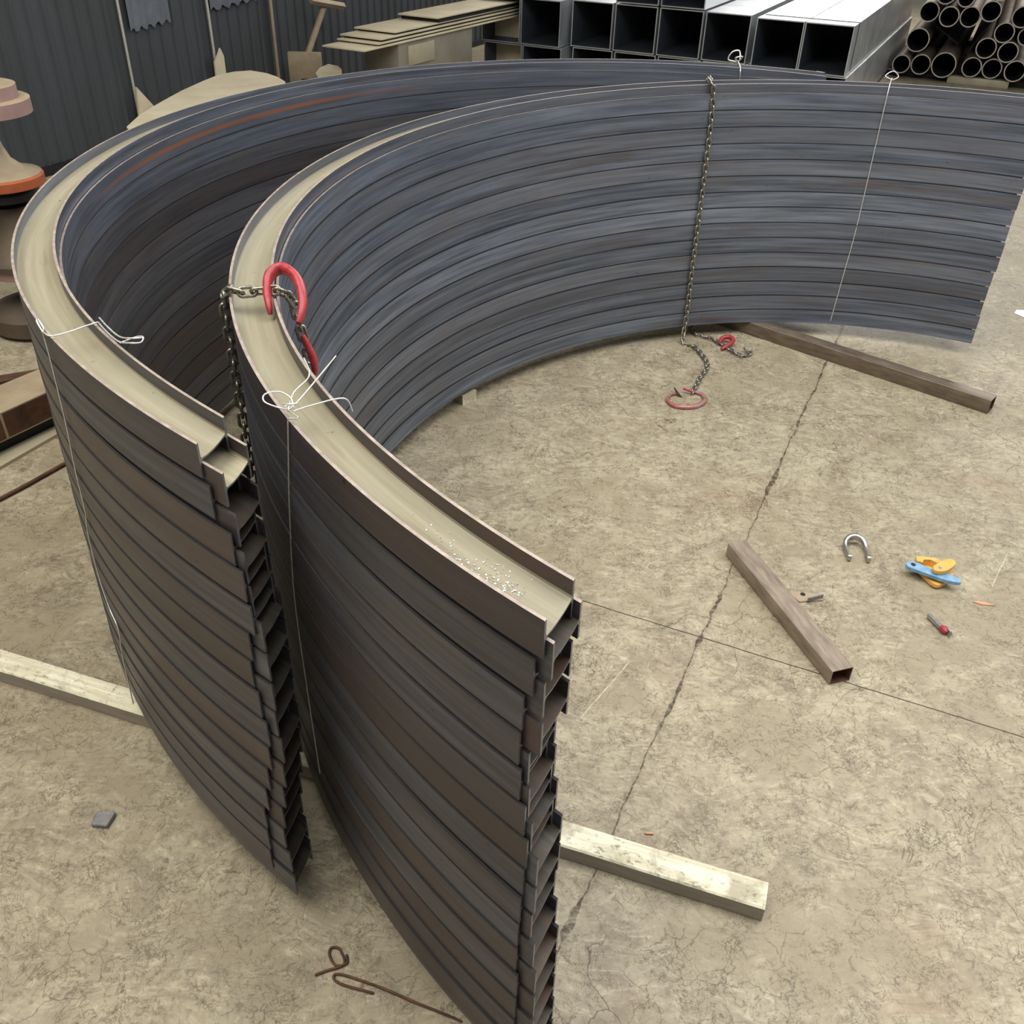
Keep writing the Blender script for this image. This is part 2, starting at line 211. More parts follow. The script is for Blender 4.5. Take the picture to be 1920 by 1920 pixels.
    for (ax, ay), (bx, by) in D['scr']:
        L = math.hypot(bx-ax, by-ay); tx, ty = (bx-ax)/L, (by-ay)/L
        along = s.math('ADD', s.math('ADD', s.math('MULTIPLY', sep.outputs[0], tx), s.math('MULTIPLY', sep.outputs[1], ty)), -(ax*tx+ay*ty))
        acr = s.math('ABSOLUTE', s.math('ADD', s.math('ADD', s.math('ADD', s.math('MULTIPLY', sep.outputs[0], ty), s.math('MULTIPLY', sep.outputs[1], -tx)), -(ax*ty-ay*tx)), wob2))
        msk = s.math('MULTIPLY', s.math('LESS_THAN', acr, .0028), s.math('MULTIPLY', s.math('GREATER_THAN', along, 0.), s.math('LESS_THAN', along, L)))
        col = s.mix(s.math('MULTIPLY', msk, s.ramp(fine, (.4, .7), (.6, .1))), col, lin('cfc4a8'))
    b2 = s.math('LESS_THAN', j2, .0032)
    col = s.mix(b2, col, lin('3b3024'))
    h = s.math('ADD', s.math('ADD', s.math('MULTIPLY', fine, .6), s.math('MULTIPLY', sw, .5)), s.math('MULTIPLY', grit, .25))
    h = s.math('SUBTRACT', h, s.math('MULTIPLY', s.math('MAXIMUM', cr, s.math('MAXIMUM', b1, b2)), .6))
    s.bump(h, .5, .004)
    return s.fin(col, s.math('ADD', s.math('MULTIPLY', mid, .3), .42), 0., .4)
M['floor'] = floor_mat()
def wood():
    s = NT('weathered_timber'); o = s.coord()
    g = s.noise(s.mapping(o, (2.2, 40, 40)), 1., 6, .65, .5); b = s.noise(o, 6, 5, .65, .5); k = s.noise(s.mapping(o, (9, 30, 30)), 1.6, 4, .7)
    col = s.mix(s.ramp(g, (.35, 0.), (.65, 1.)), lin('c4bc9f'), lin('ebe6cc'))
    col = s.mix(s.ramp(b, (.48, 0.), (.62, .8)), col, lin('9a9178'))
    st = s.noise(s.mapping(o, (14, 22, 22)), 2.2, 5, .7)
    col = s.mix(s.ramp(st, (.56, 0.), (.66, .75)), col, lin('6f674f'))
    col = s.mix(s.ramp(k, (.66, 0.), (.74, .8)), col, lin('5a5242'))
    s.bump(g, .4, .004); return s.fin(col, .75)
M['wood'] = wood()
M['wood_shade'] = simple('timber_side_shade', '837b6c', '9a9180', 4, .8, 0., .3, (1, 9, 9))  # timber sides with their shade put into a greyer colour
M['tube'] = simple('brown_mill_tube', '73665a', 'a39480', 7, .42, .35, .1, (1, 5, 5))
M['tube_dark'] = simple('dark_mill_tube', '5a4e41', '7d6f5e', 7, .42, .35, .1, (1, 5, 5))
M['tube_in'] = simple('rusty_tube_inside', '4a2c22', '6b4030', 20, .7, .2)
M['galv'] = simple('galvanised_sheet', 'bcc2c8', 'd3d6d6', 3.5, .36, .75, .05)
M['galv_in_shade'] = simple('duct_inside_shade', '5a626a', '3f464d', 2, .5, .6)  # shade deep in the ducts painted as a darker inner colour
M['pipe'] = simple('pipe_outside', '8d7a64', '5e564e', 3, .55, .25)
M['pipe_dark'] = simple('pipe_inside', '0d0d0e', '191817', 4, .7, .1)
M['pipe_rim'] = simple('pipe_cut_rim', 'a39a8d', 'c4bcae', 20, .5, .3)
M['wall'] = simple('blue_grey_cladding', '484b50', '3b3e40', 1.5, .5, .15, .03, (1, 1, .3))
M['chain'] = simple('chain_steel', '6a675c', 'aaa594', 60, .28, .75)
M['red'] = simple('red_hook_paint', '861a20', 'a83a40', 35, .42, 0., .2)
M['wornred'] = simple('worn_hook_metal', 'a08a80', '9c3a3a', 30, .45, .3)
M['wire'] = simple('galvanised_wire', 'c3c1b8', 'e6e4dc', 60, .35, .6)
M['blue'] = simple('blue_paint', '4a86ad', '8ba6bb', 30, .4, 0.)
M['yellow'] = simple('yellow_paint', 'd39a3c', 'dfae62', 30, .45, 0.)
M['chrome'] = simple('bright_steel', 'c9c6c0', '9a958c', 30, .25, .9)
M['rust'] = simple('rusty_steel', '6b4630', '3d2c22', 12, .7, .3, .3)
M['orange'] = simple('orange_rust_rim', 'a8562c', '8a4726', 8, .65, .1)
M['tan'] = simple('tan_dusty_steel', 'ab9a7e', '8d7d66', 4, .6, .2)
M['boss'] = simple('pinkish_primer_steel', '8c7069', '9c8178', 6, .6, .1)
M['plate'] = simple('cut_plate', 'b3aa8e', '9a917a', 3, .6, .15)
M['black'] = simple('black_scale', '161617', '242424', 5, .6, .3)
M['cream'] = simple('cream_sheet', 'd6cbad', 'bdb193', 2.5, .6, .05)
M['greybox'] = simple('grey_paint', '8d8877', '767160', 2.5, .55, .05)
M['copper'] = simple('clay_coloured_stick', 'b98566', 'cf9d7c', 20, .6)
M['film'] = simple('dusty_plastic_film', '6e737b', '575c64', 6, .3, .0, .4)

# ------------------------------------------------------------------ helpers
def link(name, me, parent=None, loc=None):
    o = bpy.data.objects.new(name, me); C.objects.link(o)
    if parent is not None: o.parent = parent
    if loc is not None: o.location = loc
    return o
def tag(o, label=None, cat=None, group=None, kind=None):
    if label: o['label'] = label
    if cat: o['category'] = cat
    if group: o['group'] = group
    if kind: o['kind'] = kind
    return o
def thing(name, loc, label, cat, group=None, rz=0):
    o = bpy.data.objects.new(name, None); C.objects.link(o); o.location = loc; o.rotation_euler = (0, 0, rz)
    o.empty_display_size = .05
    return tag(o, label, cat, group)
def mesh(name, bm, mats, sharp=30):
    bmesh.ops.recalc_face_normals(bm, faces=bm.faces)
    me = bpy.data.meshes.new(name); bm.to_mesh(me); bm.free()
    for m in (mats if isinstance(mats, (list, tuple)) else [mats]): me.materials.append(M[m])
    for p in me.polygons: p.use_smooth = True
    me.set_sharp_from_angle(angle=math.radians(sharp))
    return me
def box(bm, x0, x1, y0, y1, z0, z1, mi=0, bev=0, mtx=None):
    vs = [bm.verts.new((x, y, z)) for x in (x0, x1) for y in (y0, y1) for z in (z0, z1)]
    if mtx is not None:
        for v in vs: v.co = mtx @ v.co
    fs = [bm.faces.new([vs[k] for k in q]) for q in ((0, 1, 3, 2), (4, 6, 7, 5), (0, 4, 5, 1), (2, 3, 7, 6), (0, 2, 6, 4), (1, 5, 7, 3))]
    for f in fs: f.material_index = mi
    if bev:
        es = {e for f in fs for e in f.edges}
        bmesh.ops.bevel(bm, geom=list(es), offset=bev, segments=2, affect='EDGES', profile=.5)
    return vs
def frames(pts):
    pts = [Vector(p) for p in pts]; T = []
    for i in range(len(pts)):
        a = pts[max(i-1, 0)]; b = pts[min(i+1, len(pts)-1)]; T.append((b-a).normalized())
    up = Vector((0, 0, 1)) if abs(T[0].z) < .9 else Vector((1, 0, 0))
    n = T[0].cross(up).normalized(); N = []
    for t in T:
        n = (n - t*n.dot(t)).normalized(); N.append(n)
    return pts, T, N
def tube(bm, pts, r, seg=10, mi=0, cap=True, flat=None, closed=False):
    pts, T, N = frames(pts); rings = []
    if closed:
        for i in range(len(pts)):
            T[i] = (pts[(i+1) % len(pts)]-pts[i-1]).normalized()
            N[i] = (N[i]-T[i]*N[i].dot(T[i])).normalized()
    for i, p in enumerate(pts):
        rr = r[i] if isinstance(r, (list, tuple)) else r
        fx, fy = flat if flat else (1, 1)
        b = T[i].cross(N[i])
        rings.append([bm.verts.new(p + (N[i]*math.cos(a)*fx + b*math.sin(a)*fy)*rr) for a in [2*PI*k/seg for k in range(seg)]])
    n = len(rings)
    for i in range(n if closed else n-1):
        A, B = rings[i], rings[(i+1) % n]
        for k in range(seg):
            f = bm.faces.new((A[k], A[(k+1) % seg], B[(k+1) % seg], B[k])); f.material_index = mi
    if cap and not closed:
        bm.faces.new(rings[0][::-1]).material_index = mi; bm.faces.new(rings[-1]).material_index = mi
def smooth(pts, n=6, closed=False):
    P = [Vector(p) for p in pts]; out = []; L = len(P)
    for i in range(L if closed else L-1):
        g = (lambda k: P[k % L]) if closed else (lambda k: P[min(max(k, 0), L-1)])
        p0, p1, p2, p3 = g(i-1), g(i), g(i+1), g(i+2)
        for k in range(n):
            t = k/n
            out.append(.5*((2*p1)+(-p0+p2)*t+(2*p0-5*p1+4*p2-p3)*t*t+(-p0+3*p1-3*p2+p3)*t**3))
    if not closed: out.append(P[-1])
    return out
def resample(pts, step):
    pts = [Vector(p) for p in pts]; out = [pts[0].copy()]; acc = 0.
    for a, b in zip(pts, pts[1:]):
        L = (b-a).length; s = step-acc
        while s <= L: out.append(a+(b-a)*(s/L)); s += step
        acc = L-(s-step)
    return out
def lathe(bm, prof, seg=40, mi=None):
    """prof: list of (r, z) bottom to top; mi per span"""
    rings = []
    for r, z in prof:
        rings.append([bm.verts.new((max(r, 1e-4)*math.cos(2*PI*k/seg), max(r, 1e-4)*math.sin(2*PI*k/seg), z)) for k in range(seg)])
    for i in range(len(rings)-1):
        for k in range(seg):
            f = bm.faces.new((rings[i][k], rings[i][(k+1) % seg], rings[i+1][(k+1) % seg], rings[i+1][k]))
            f.material_index = mi[i] if mi else 0
    bm.faces.new(rings[0][::-1]).material_index = mi[0] if mi else 0
    bm.faces.new(rings[-1]).material_index = mi[-1] if mi else 0
def prism(bm, poly, z0, z1, mi=0, side=None, mtx=None):
    A = [bm.verts.new((x, y, z0)) for x, y in poly]; B = [bm.verts.new((x, y, z1)) for x, y in poly]
    if mtx is not None:
        for v in A+B: v.co = mtx @ v.co
    bm.faces.new(A[::-1]).material_index = mi; bm.faces.new(B).material_index = mi
    for k in range(len(poly)):
        f = bm.faces.new((A[k], A[(k+1) % len(poly)], B[(k+1) % len(poly)], B[k])); f.material_index = mi if side is None else side

# ------------------------------------------------------------------ camera
cam = bpy.data.cameras.new('camera'); co = bpy.data.objects.new('camera', cam); C.objects.link(co)
CH = 2.9316
cam.sensor_width = 36; cam.lens = 1739.85953*36/1920; cam.sensor_fit = 'HORIZONTAL'; cam.clip_end = 200
pch, rol = .615055, .0303119
Fv = Vector((0, math.cos(pch), -math.sin(pch))); R0 = Vector((1, 0, 0)); U0 = Vector((0, math.sin(pch), math.cos(pch)))
Rv = math.cos(rol)*R0+math.sin(rol)*U0; Uv = -math.sin(rol)*R0+math.cos(rol)*U0
co.matrix_world = Matrix(((Rv.x, Uv.x, -Fv.x, 0), (Rv.y, Uv.y, -Fv.y, 0), (Rv.z, Uv.z, -Fv.z, CH), (0, 0, 0, 1)))
bpy.context.scene.camera = co

# ------------------------------------------------------------------ the two stacks of curved beams
FW, WD, ZT, PIT = .1005, D['W'], D['ZT'], .053
TF, TW, FR = .009, .005, .008
def radius(s, th):
    c, R, a = D['ST'][s]; t = (th-PI*.95)/2
    return R+a[0]*t+a[1]*t*t+a[2]*t**3+a[3]*t**4+a[4]*t**5
def profile():
    zc = -FW/2; P = []; K = []
    def add(d, z, k): P.append((d, z)); K.append(k)      # k: material of the span that STARTS here
    add(0, 0, 0); add(0, -FW, 1); add(TF, -FW, 0)
    add(TF, zc-TW/2-FR, 0); add(TF+FR*.3, zc-TW/2-FR*.3, 0); add(TF+FR, zc-TW/2, 0)
    for q in (.3, .5, .7): add(WD*q, zc-TW/2-.005*math.sin(PI*q), 0)
    add(WD-TF-FR, zc-TW/2, 0); add(WD-TF-FR*.3, zc-TW/2-FR*.3, 0); add(WD-TF, zc-TW/2-FR, 0)
    add(WD-TF, -FW, 1); add(WD, -FW, 4); add(WD, 0, 1); add(WD-TF, 0, 0)
    add(WD-TF, zc+TW/2+FR, 2); add(WD-TF-FR*.3, zc+TW/2+FR*.3, 2); add(WD-TF-FR, zc+TW/2, 2)
    for q in (.7, .5, .3): add(WD*q, zc+TW/2-.005*math.sin(PI*q), 2)
    add(TF+FR, zc+TW/2, 2); add(TF+FR*.3, zc+TW/2+FR*.3, 2); add(TF, zc+TW/2+FR, 4)
    add(TF, 0, 1)
    return P, K
PR, PK = profile()
def ord_word(n):
    w = ['first', 'second', 'third', 'fourth', 'fifth', 'sixth', 'seventh', 'eighth', 'ninth', 'tenth', 'eleventh', 'twelfth', 'thirteenth',
         'fourteenth', 'fifteenth', 'sixteenth', 'seventeenth', 'eighteenth', 'nineteenth', 'twentieth']
    if n <= 20: return w[n-1]
    return 'thirtieth' if n == 30 else 'twenty-'+w[n-21]
ZF = {'n': D['ZF_n'], 'f': D['ZF_f']}
def beam(s, i):
    sx, sy, t0, t1, dr = D[s][i-1]
    c = D['ST'][s][0]; NS = 150
    me = bpy.data.meshes.new('curved_profile'); verts = []; faces = []; mats = []; uvs = []
    rj = random.Random(i*31+(5 if s == 'f' else 0)); jz = rj.uniform(-.0025, .0015) if 1 < i < 30 else 0; jr = rj.uniform(-.003, .003) if i > 1 else 0
    ph = rj.uniform(0, 6.28)
    acc = [0]
    for k in range(1, len(PR)): acc.append(acc[-1]+math.dist(PR[k-1], PR[k]))
    acc.append(acc[-1]+math.dist(PR[-1], PR[0]))
    n = len(PR); S = [0.]
    drop = ZF[s][i-1]
    for k in range(NS+1):
        t = t0+(t1-t0)*k/NS
        r = radius(s, t)+dr+jr*math.sin(t*2+ph)
        e = 1.5e-3
        p = Vector((math.cos(t), math.sin(t)))
        q = max(0, (t-PI*.95)/(t1-PI*.95)); z0 = ZT-PIT*(i-1)+jz*math.sin(t*3+ph)-drop*q*q
        if k: S.append(S[-1]+r*(t1-t0)/NS)
        for d, z in PR:
            if k == 0:       # the far ends are sawn slightly out of square
                t2 = t+.035*(1-d/WD)+(.008 if i % 2 else 0); p = Vector((math.cos(t2), math.sin(t2)))
            verts.append((c[0]+sx+(r-d)*p.x, c[1]+sy+(r-d)*p.y, z0+z))
    for k in range(NS):
        for j in range(n):
            j2 = (j+1) % n
            faces.append((k*n+j, k*n+j2, (k+1)*n+j2, (k+1)*n+j)); mats.append(PK[j])
            uvs += [(S[k], acc[j]), (S[k], acc[j+1]), (S[k+1], acc[j+1]), (S[k+1], acc[j])]
    faces.append(tuple(range(n))[::-1]); mats.append(3); uvs += [(PR[j][0], PR[j][1]) for j in range(n)][::-1]
    faces.append(tuple(NS*n+j for j in range(n))); mats.append(3); uvs += [(PR[j][0], PR[j][1]) for j in range(n)]
    me.from_pydata(verts, [], faces)
    ul = me.uv_layers.new(name='UVMap')
    for a, b in zip(ul.data, uvs): a.uv = b
    for m in ('scale', 'tip' if i <= 2 else 'tip_shade', 'web' if i <= (1 if s == 'n' else 2) else 'web_dark', 'cut', 'scale_rusty' if (s == 'f' and i == 2) else 'scale' if (s == 'f' and i >= 6) else 'scale_lit_tint'): me.materials.append(M[m])  # lower inner faces of the left-hand stack: shade painted by darker scale
    for p, m in zip(me.polygons, mats): p.material_index = m; p.use_smooth = True
    bm = bmesh.new(); bm.from_mesh(me); bmesh.ops.recalc_face_normals(bm, faces=bm.faces); bm.to_mesh(me); bm.free()
    me.set_sharp_from_angle(angle=math.radians(25))
    o = link('curved_steel_profile', me)
    side = 'right-hand stack nearest the tools' if s == 'n' else 'left-hand stack by the rollers'
    if i == 1: lab = 'curved steel H-beam with dusty trough, topmost of the '+side
    elif i == 30: lab = 'curved dark steel H-beam, lowest of the '+side
    else: lab = 'curved dark steel H-beam, %s from the top in the %s' % (ord_word(i), side)
    tag(o, lab, 'steel beam', 'curved beams of the right-hand stack' if s == 'n' else 'curved beams of the left-hand stack')
    return o
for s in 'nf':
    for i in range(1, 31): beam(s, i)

rf = random.Random(4); bm = bmesh.new()
for k in range(150):
    t = 4.23-abs(rf.gauss(0, .055)); d = WD*(.45+rf.gauss(0, .16)); d = min(max(d, .02), WD-.02)
    r = radius('n', t)-d; c = D['ST']['n'][0]; z = ZT-FW/2+TW/2-.0045*math.sin(PI*d/WD)
    q = rf.uniform(.0012, .0035)
    m = Matrix.Translation((c[0]+r*math.cos(t), c[1]+r*math.sin(t), z+.0008)) @ Matrix.Rotation(rf.uniform(0, 6), 4, 'Z') @ Matrix.Rotation(rf.uniform(-.5, .5), 4, 'X')
    vs = [bm.verts.new(m @ Vector(v)) for v in ((-q, -q*.6, 0), (q, -q*.5, 0), (q*.6, q, 0), (-q*.5, q*.8, .0006), (0, 0, .0018))]
    for f in ((0, 1, 4), (1, 2, 4), (2, 3, 4), (3, 0, 4), (0, 3, 2, 1)): bm.faces.new([vs[j] for j in f])
tag(link('metal_flakes', mesh('metal_flakes', bm, 'wire', 10)), 'scattered bright metal flakes in the trough end of the right-hand stack', 'metal flakes', kind='stuff')

# ------------------------------------------------------------------ floor, wall
bm = bmesh.new(); box(bm, -14, 26, -4, 46, -.2, 0)
tag(link('floor', mesh('floor', bm, 'floor')), kind='structure')
AZ = math.radians(24.5); U = Vector((math.sin(AZ), math.cos(AZ), 0)); Vv = Vector((math.cos(AZ), -math.sin(AZ), 0))
W0 = Vector((-5.084, 10.251, 0))
def gridm(o, az): # x axis = across (to the right), y axis = away
    a = math.radians(az)
    return Matrix.Translation(o) @ Matrix(((math.cos(a), math.sin(a), 0, 0), (-math.sin(a), math.cos(a), 0, 0), (0, 0, 1, 0), (0, 0, 0, 1)))
GW = gridm(W0, 24.5)
bm = bmesh.new(); y = -9.0; prof = []
while y < 32:
    prof += [(0, y), (0, y+.155), (.022, y+.170), (.022, y+.186)]; y += .2
rows = [[bm.verts.new((x, yy, z)) for x, yy in prof] for z in (0, 6.5)]
back = [[bm.verts.new((-.12, yy, z)) for x, yy in prof] for z in (0, 6.5)]
for k in range(len(prof)-1):
    bm.faces.new((rows[0][k], rows[0][k+1], rows[1][k+1], rows[1][k]))
    bm.faces.new((back[0][k], back[1][k], back[1][k+1], back[0][k+1]))
    bm.faces.new((rows[1][k], rows[1][k+1], back[1][k+1], back[1][k])); bm.faces.new((rows[0][k], back[0][k], back[0][k+1], rows[0][k+1]))
bm.transform(GW)
tag(link('wall_left', mesh('wall_left', bm, 'wall', 20)), kind='structure')
bm = bmesh.new(); box(bm, .0, .05, -9, 32, 0, .09, mtx=GW)
tag(link('baseboard_left', mesh('baseboard_left', bm, 'black')), kind='structure')
for yy, w, m, lab in ((1.33, .016, 'wire', 'thin pale vertical conduit on the dark wall, the one nearest the rollers'), (2.75, .018, 'wire', 'thin pale vertical conduit on the dark wall between the two torn films'),
                   (3.97, .022, 'tan', 'tan vertical pipe on the dark wall left of the T-shaped pole')):
    bm = bmesh.new(); tube(bm, [GW @ Vector((.045, yy, 0)), GW @ Vector((.045, yy, 3.2))], w, 8)
    tag(link('wall_conduit', mesh('wall_conduit', bm, m)), lab, 'conduit')
def film(y0, y1, z0, z1, lab):
    bm = bmesh.new(); n = 16; A = []
    for k in range(n+1):
        yy = y0+(y1-y0)*k/n; q = .03*math.sin(k*1.9)+.04*k/n
        xx = .045+.008*math.sin(k*2.3)
        A.append([bm.verts.new(GW @ Vector((xx+d, yy, z))) for d in (0, .003) for z in (z0+q, z1)])
    for k in range(n):
        a, b = A[k], A[k+1]
        for q in ((0, 1), (1, 3), (3, 2), (2, 0)): bm.faces.new((a[q[0]], b[q[0]], b[q[1]], a[q[1]]))
    bm.faces.new([A[0][j] for j in (0, 1, 3, 2)]); bm.faces.new([A[-1][j] for j in (0, 2, 3, 1)])
    tag(link('plastic_film', mesh('plastic_film', bm, 'film')), lab, 'plastic film')
film(1.45, 2.1, 1.22, 2.3, 'torn glossy plastic film hanging on the dark wall, the larger piece on the left')
film(2.8, 3.7, 1.3, 2.3, 'torn glossy plastic film on the dark wall right of the middle conduit')

# ------------------------------------------------------------------ supports
def oriented(p0, p1):
    p0, p1 = Vector(p0), Vector(p1); t = (p1-p0).normalized(); n = Vector((0, 0, 1)).cross(t).normalized(); u = t.cross(n)
    return Matrix(((t.x, n.x, u.x, p0.x), (t.y, n.y, u.y, p0.y), (t.z, n.z, u.z, p0.z), (0, 0, 0, 1))), (p1-p0).length
def timber(p0, p1, w, h, lab, bow=0):
    m, L = oriented(p0, p1); bm = bmesh.new(); n = 24; R = []
    rj = random.Random(3)
    for k in range(n+1):
        x = L*k/n; a = rj.uniform(-.0015, .0015); b = rj.uniform(-.001, .001)
        R.append([bm.verts.new((x, yy, zz)) for yy, zz in ((-w/2+a, .003), (-w/2+.003+a, 0), (w/2-.003, 0), (w/2, .003), (w/2+b, h-.006), (w/2-.006+b, h), (-w/2+.006+a, h), (-w/2+a, h-.006))])
    for k in range(n):
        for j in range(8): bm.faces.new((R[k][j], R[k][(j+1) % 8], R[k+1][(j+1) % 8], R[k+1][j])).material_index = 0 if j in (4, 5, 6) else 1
    bm.faces.new(R[0][::-1]); bm.faces.new(R[-1])
    o = link('timber_bearer', mesh('timber_bearer', bm, ['wood', 'wood_shade'])); o.matrix_world = m
    return tag(o, lab, 'timber')
BT = ZT-PIT*29-FW-.018
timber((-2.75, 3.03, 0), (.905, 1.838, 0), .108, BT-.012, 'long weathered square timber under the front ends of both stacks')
def sqtube(name, p0, p1, w, h, t, lab, mat='tube', inner='tube_in', bev=.006, cat='steel tube'):
    m, L = oriented(p0, p1); bm = bmesh.new()
    sec = []
    for (ww, hh, o, b) in ((w/2, h, 0, bev), (w/2-t, h-t, t, max(bev-t, .001))):
        pts = []
        for cx, cy, a0 in ((ww-b, hh-b, 0), (-ww+b, hh-b, 90), (-ww+b, o+b, 180), (ww-b, o+b, 270)):
            for k in range(4):
                a = math.radians(a0+30*k); pts.append((cx+b*math.cos(a), cy+b*math.sin(a)))
        sec.append(pts)
    R = [[[bm.verts.new((x, yy, zz)) for yy, zz in pts] for pts in sec] for x in (0, L)]
    n = 16
    for k in range(n):
        j = (k+1) % n
        bm.faces.new((R[0][0][k], R[0][0][j], R[1][0][j], R[1][0][k]))
        f = bm.faces.new((R[0][1][k], R[1][1][k], R[1][1][j], R[0][1][j])); f.material_index = 1
        bm.faces.new((R[0][0][k], R[0][1][k], R[0][1][j], R[0][0][j])); bm.faces.new((R[1][0][k], R[1][0][j], R[1][1][j], R[1][1][k]))
    o = link(name, mesh(name, bm, [mat, inner])); o.matrix_world = m
    return tag(o, lab, cat)
sqtube('square_steel_tube', (1.30, 7.04, 0), (3.15, 5.475, 0), .105, .1, .004, 'long brown square steel tube under the far right end of the stack', 'tube_dark')
sqtube('square_steel_tube', (1.460, 2.925, 0), (1.163, 3.832, 0), .105, .082, .0035, 'short brown square steel tube lying loose on the floor, open end toward the front')
# timber with the sawn end showing under the middle of the right-hand stack
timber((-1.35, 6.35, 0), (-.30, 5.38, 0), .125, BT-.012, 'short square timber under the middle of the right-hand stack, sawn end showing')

# ------------------------------------------------------------------ chains
PL, DL = .041, .0122
bm = bmesh.new(); ring = []
for k in range(28):
    a = 2*PI*k/28; hw = .0145
    x = hw*math.cos(a); y = hw*math.sin(a)+(PL/2-.006 if math.sin(a) > 0 else -(PL/2-.006))
    ring.append((y, x, 0))
tube(bm, ring, DL/2, 8, closed=True)
LINK = mesh('chain_link', bm, 'chain', 60)
def chain(root, pts, up=Vector((0, 0, 1)), ph=0):
    q = resample(smooth(pts, 8), PL)
    inv = Matrix.Translation(-root.location)
    for k in range(len(q)-1):
        p = (q[k]+q[k+1])/2; t = (q[k+1]-q[k]).normalized()
        u = up if abs(t.dot(up)) < .9 else Vector((.4, .9, 0))
        n = t.cross(u).normalized(); b = t.cross(n)
        a = math.radians(45+90*((k+ph) % 2)+random.uniform(-12, 12)); n2 = n*math.cos(a)+b*math.sin(a); b2 = t.cross(n2)
        o = bpy.data.objects.new('chain_link', LINK); C.objects.link(o); o.parent = root
        o.matrix_local = inv @ Matrix(((t.x, n2.x, b2.x, p.x), (t.y, n2.y, b2.y, p.y), (t.z, n2.z, b2.z, p.z), (0, 0, 0, 1)))
def sweep_hook(root, pts, rad, mat, name='hook', flat=(1, 1)):
    bm = bmesh.new(); P_ = smooth(pts, 8); n = len(P_)
    rr = [rad[min(int(k/(n-1)*(len(rad)-1)), len(rad)-2)]*(1-(k/(n-1)*(len(rad)-1)) % 1)+rad[min(int(k/(n-1)*(len(rad)-1))+1, len(rad)-1)]*((k/(n-1)*(len(rad)-1)) % 1) for k in range(n)]
    rr[-1] = rad[-1]
    tube(bm, [p-root.location for p in P_], rr, 14, flat=flat)
    return link(name, mesh(name, bm, mat, 50), root)
pa = D['chain_a']; ra = thing('lifting_chain', (pa[6][0], pa[6][1], 1.74), 'dark lifting chain with red hook wrapped over the right-hand stack near its front', 'chain')
chain(ra, pa)
HK = [Vector(p) for p in D['hook_a']]
sweep_hook(ra, HK, [.010, .015, .018, .0195, .020, .0195, .017, .013, .008], 'red', 'hook', (.85, 1.15))
HK2 = [Vector(p) for p in D['hook_a2']]
h2 = sweep_hook(ra, HK2, [.006, .012, .014, .009], 'red', 'hook_latch')
pb = D['chain_b']; rb = thing('lifting_chain', tuple(pb[7]), 'long dark chain hanging down the inner face of the right-hand stack to the floor', 'chain')
chain(rb, pb)
HB = [Vector(p) for p in D['hook_b']]
sweep_hook(rb, HB, [.010, .014, .0165, .0165, .016, .0145, .012, .008, .004], 'wornred', 'hook')
bm = bmesh.new(); q0 = HB[0]-rb.location
tube(bm, [q0+Vector((-.004, -.03, .012)), q0+Vector((-.07, .0, .02))], .008, 10)
link('hook_shank', mesh('hook_shank', bm, 'red'), rb)
bm = bmesh.new(); q1 = HB[7]-rb.location
prism(bm, [(-.01, -.02), (.035, -.035), (-.025, .05)], .0, .01, mtx=Matrix.Translation(q1) @ Matrix.Rotation(.6, 4, 'Y'))
link('hook_tip', mesh('hook_tip', bm, 'rust'), rb)
pc = D['chain_c']; rc = thing('lifting_chain', tuple(pc[3]), 'short chain tail with red grab hook on the floor at the stack foot', 'chain')
chain(rc, pc)
HC = [Vector((1.50, 6.37, .02)), Vector((1.53, 6.43, .035)), Vector((1.58, 6.43, .045)), Vector((1.60, 6.38, .04)), Vector((1.56, 6.33, .03)), Vector((1.50, 6.28, .015))]
sweep_hook(rc, HC, [.012, .017, .018, .017, .015, .010], 'red', 'hook')

# ------------------------------------------------------------------ tie wires
def wire(name, paths, r, lab, mat='wire', cat='tie wire', n=6):
    bm = bmesh.new()
    for p in paths: tube(bm, smooth(p, n), r, 8)
    return tag(link(name, mesh(name, bm, mat, 60)), lab, cat)
T_ = ZT+.005
K = [Vector(p) for p in D['knot']]   # wire foot, knot, end one, end two, inner flange, loop left
kx = K[1]
loop1 = [kx+Vector((.0, -.01, .01)), kx+Vector((-.02, -.02, .02)), kx+Vector((-.055, -.01, .03)), kx+Vector((-.06, .02, .035)), kx+Vector((-.03, .045, .03)), kx+Vector((.0, .035, .02)), kx+Vector((.012, .01, .012)), kx+Vector((.02, -.015, .015))]
loop2 = [kx+Vector((-.01, .0, .02)), kx+Vector((.01, -.012, .025)), kx+Vector((.025, .005, .02)), kx+Vector((.01, .018, .012)), kx+Vector((-.008, .01, .008)), kx+Vector((.0, -.008, .01))]
wire('tie_wire', [D['wire_f'], [D['wire_f'][0], K[0]+Vector((0, 0, .01)), kx], loop1, loop2,
                  [kx, kx+Vector((.004, .06, .02)), kx+Vector((.03, .14, .03)), K[2]+Vector((0, 0, .03))],
                  [kx, kx+Vector((.03, .04, .02)), K[3]+Vector((0, 0, .04))],
                  [kx+Vector((.02, -.02, .01)), kx+Vector((.06, .01, .012)), K[4]+Vector((0, 0, .008)), K[4]+Vector((.02, .0, -.03))]],
     .0022, 'white tie wire with loose looped knot near the front of the right-hand stack')
A = [Vector(p) for p in D['tieA']]; a0 = A[0]
tw = [a0, a0+Vector((-.02, .02, .02)), a0+Vector((-.03, .045, .02)), a0+Vector((-.012, .03, .0)), a0]
e = A[-1]; E2 = [Vector(p) for p in D['tieB']]
wire('tie_wire', [[*reversed(A), *D['wire_f2']], tw, E2, [p+Vector((.004, .006, .012)) for p in E2[:5]]],
     .0025, 'white tie wire knotted across the top of the left-hand stack')
g = D['wire_g']; g0 = Vector(g[0])
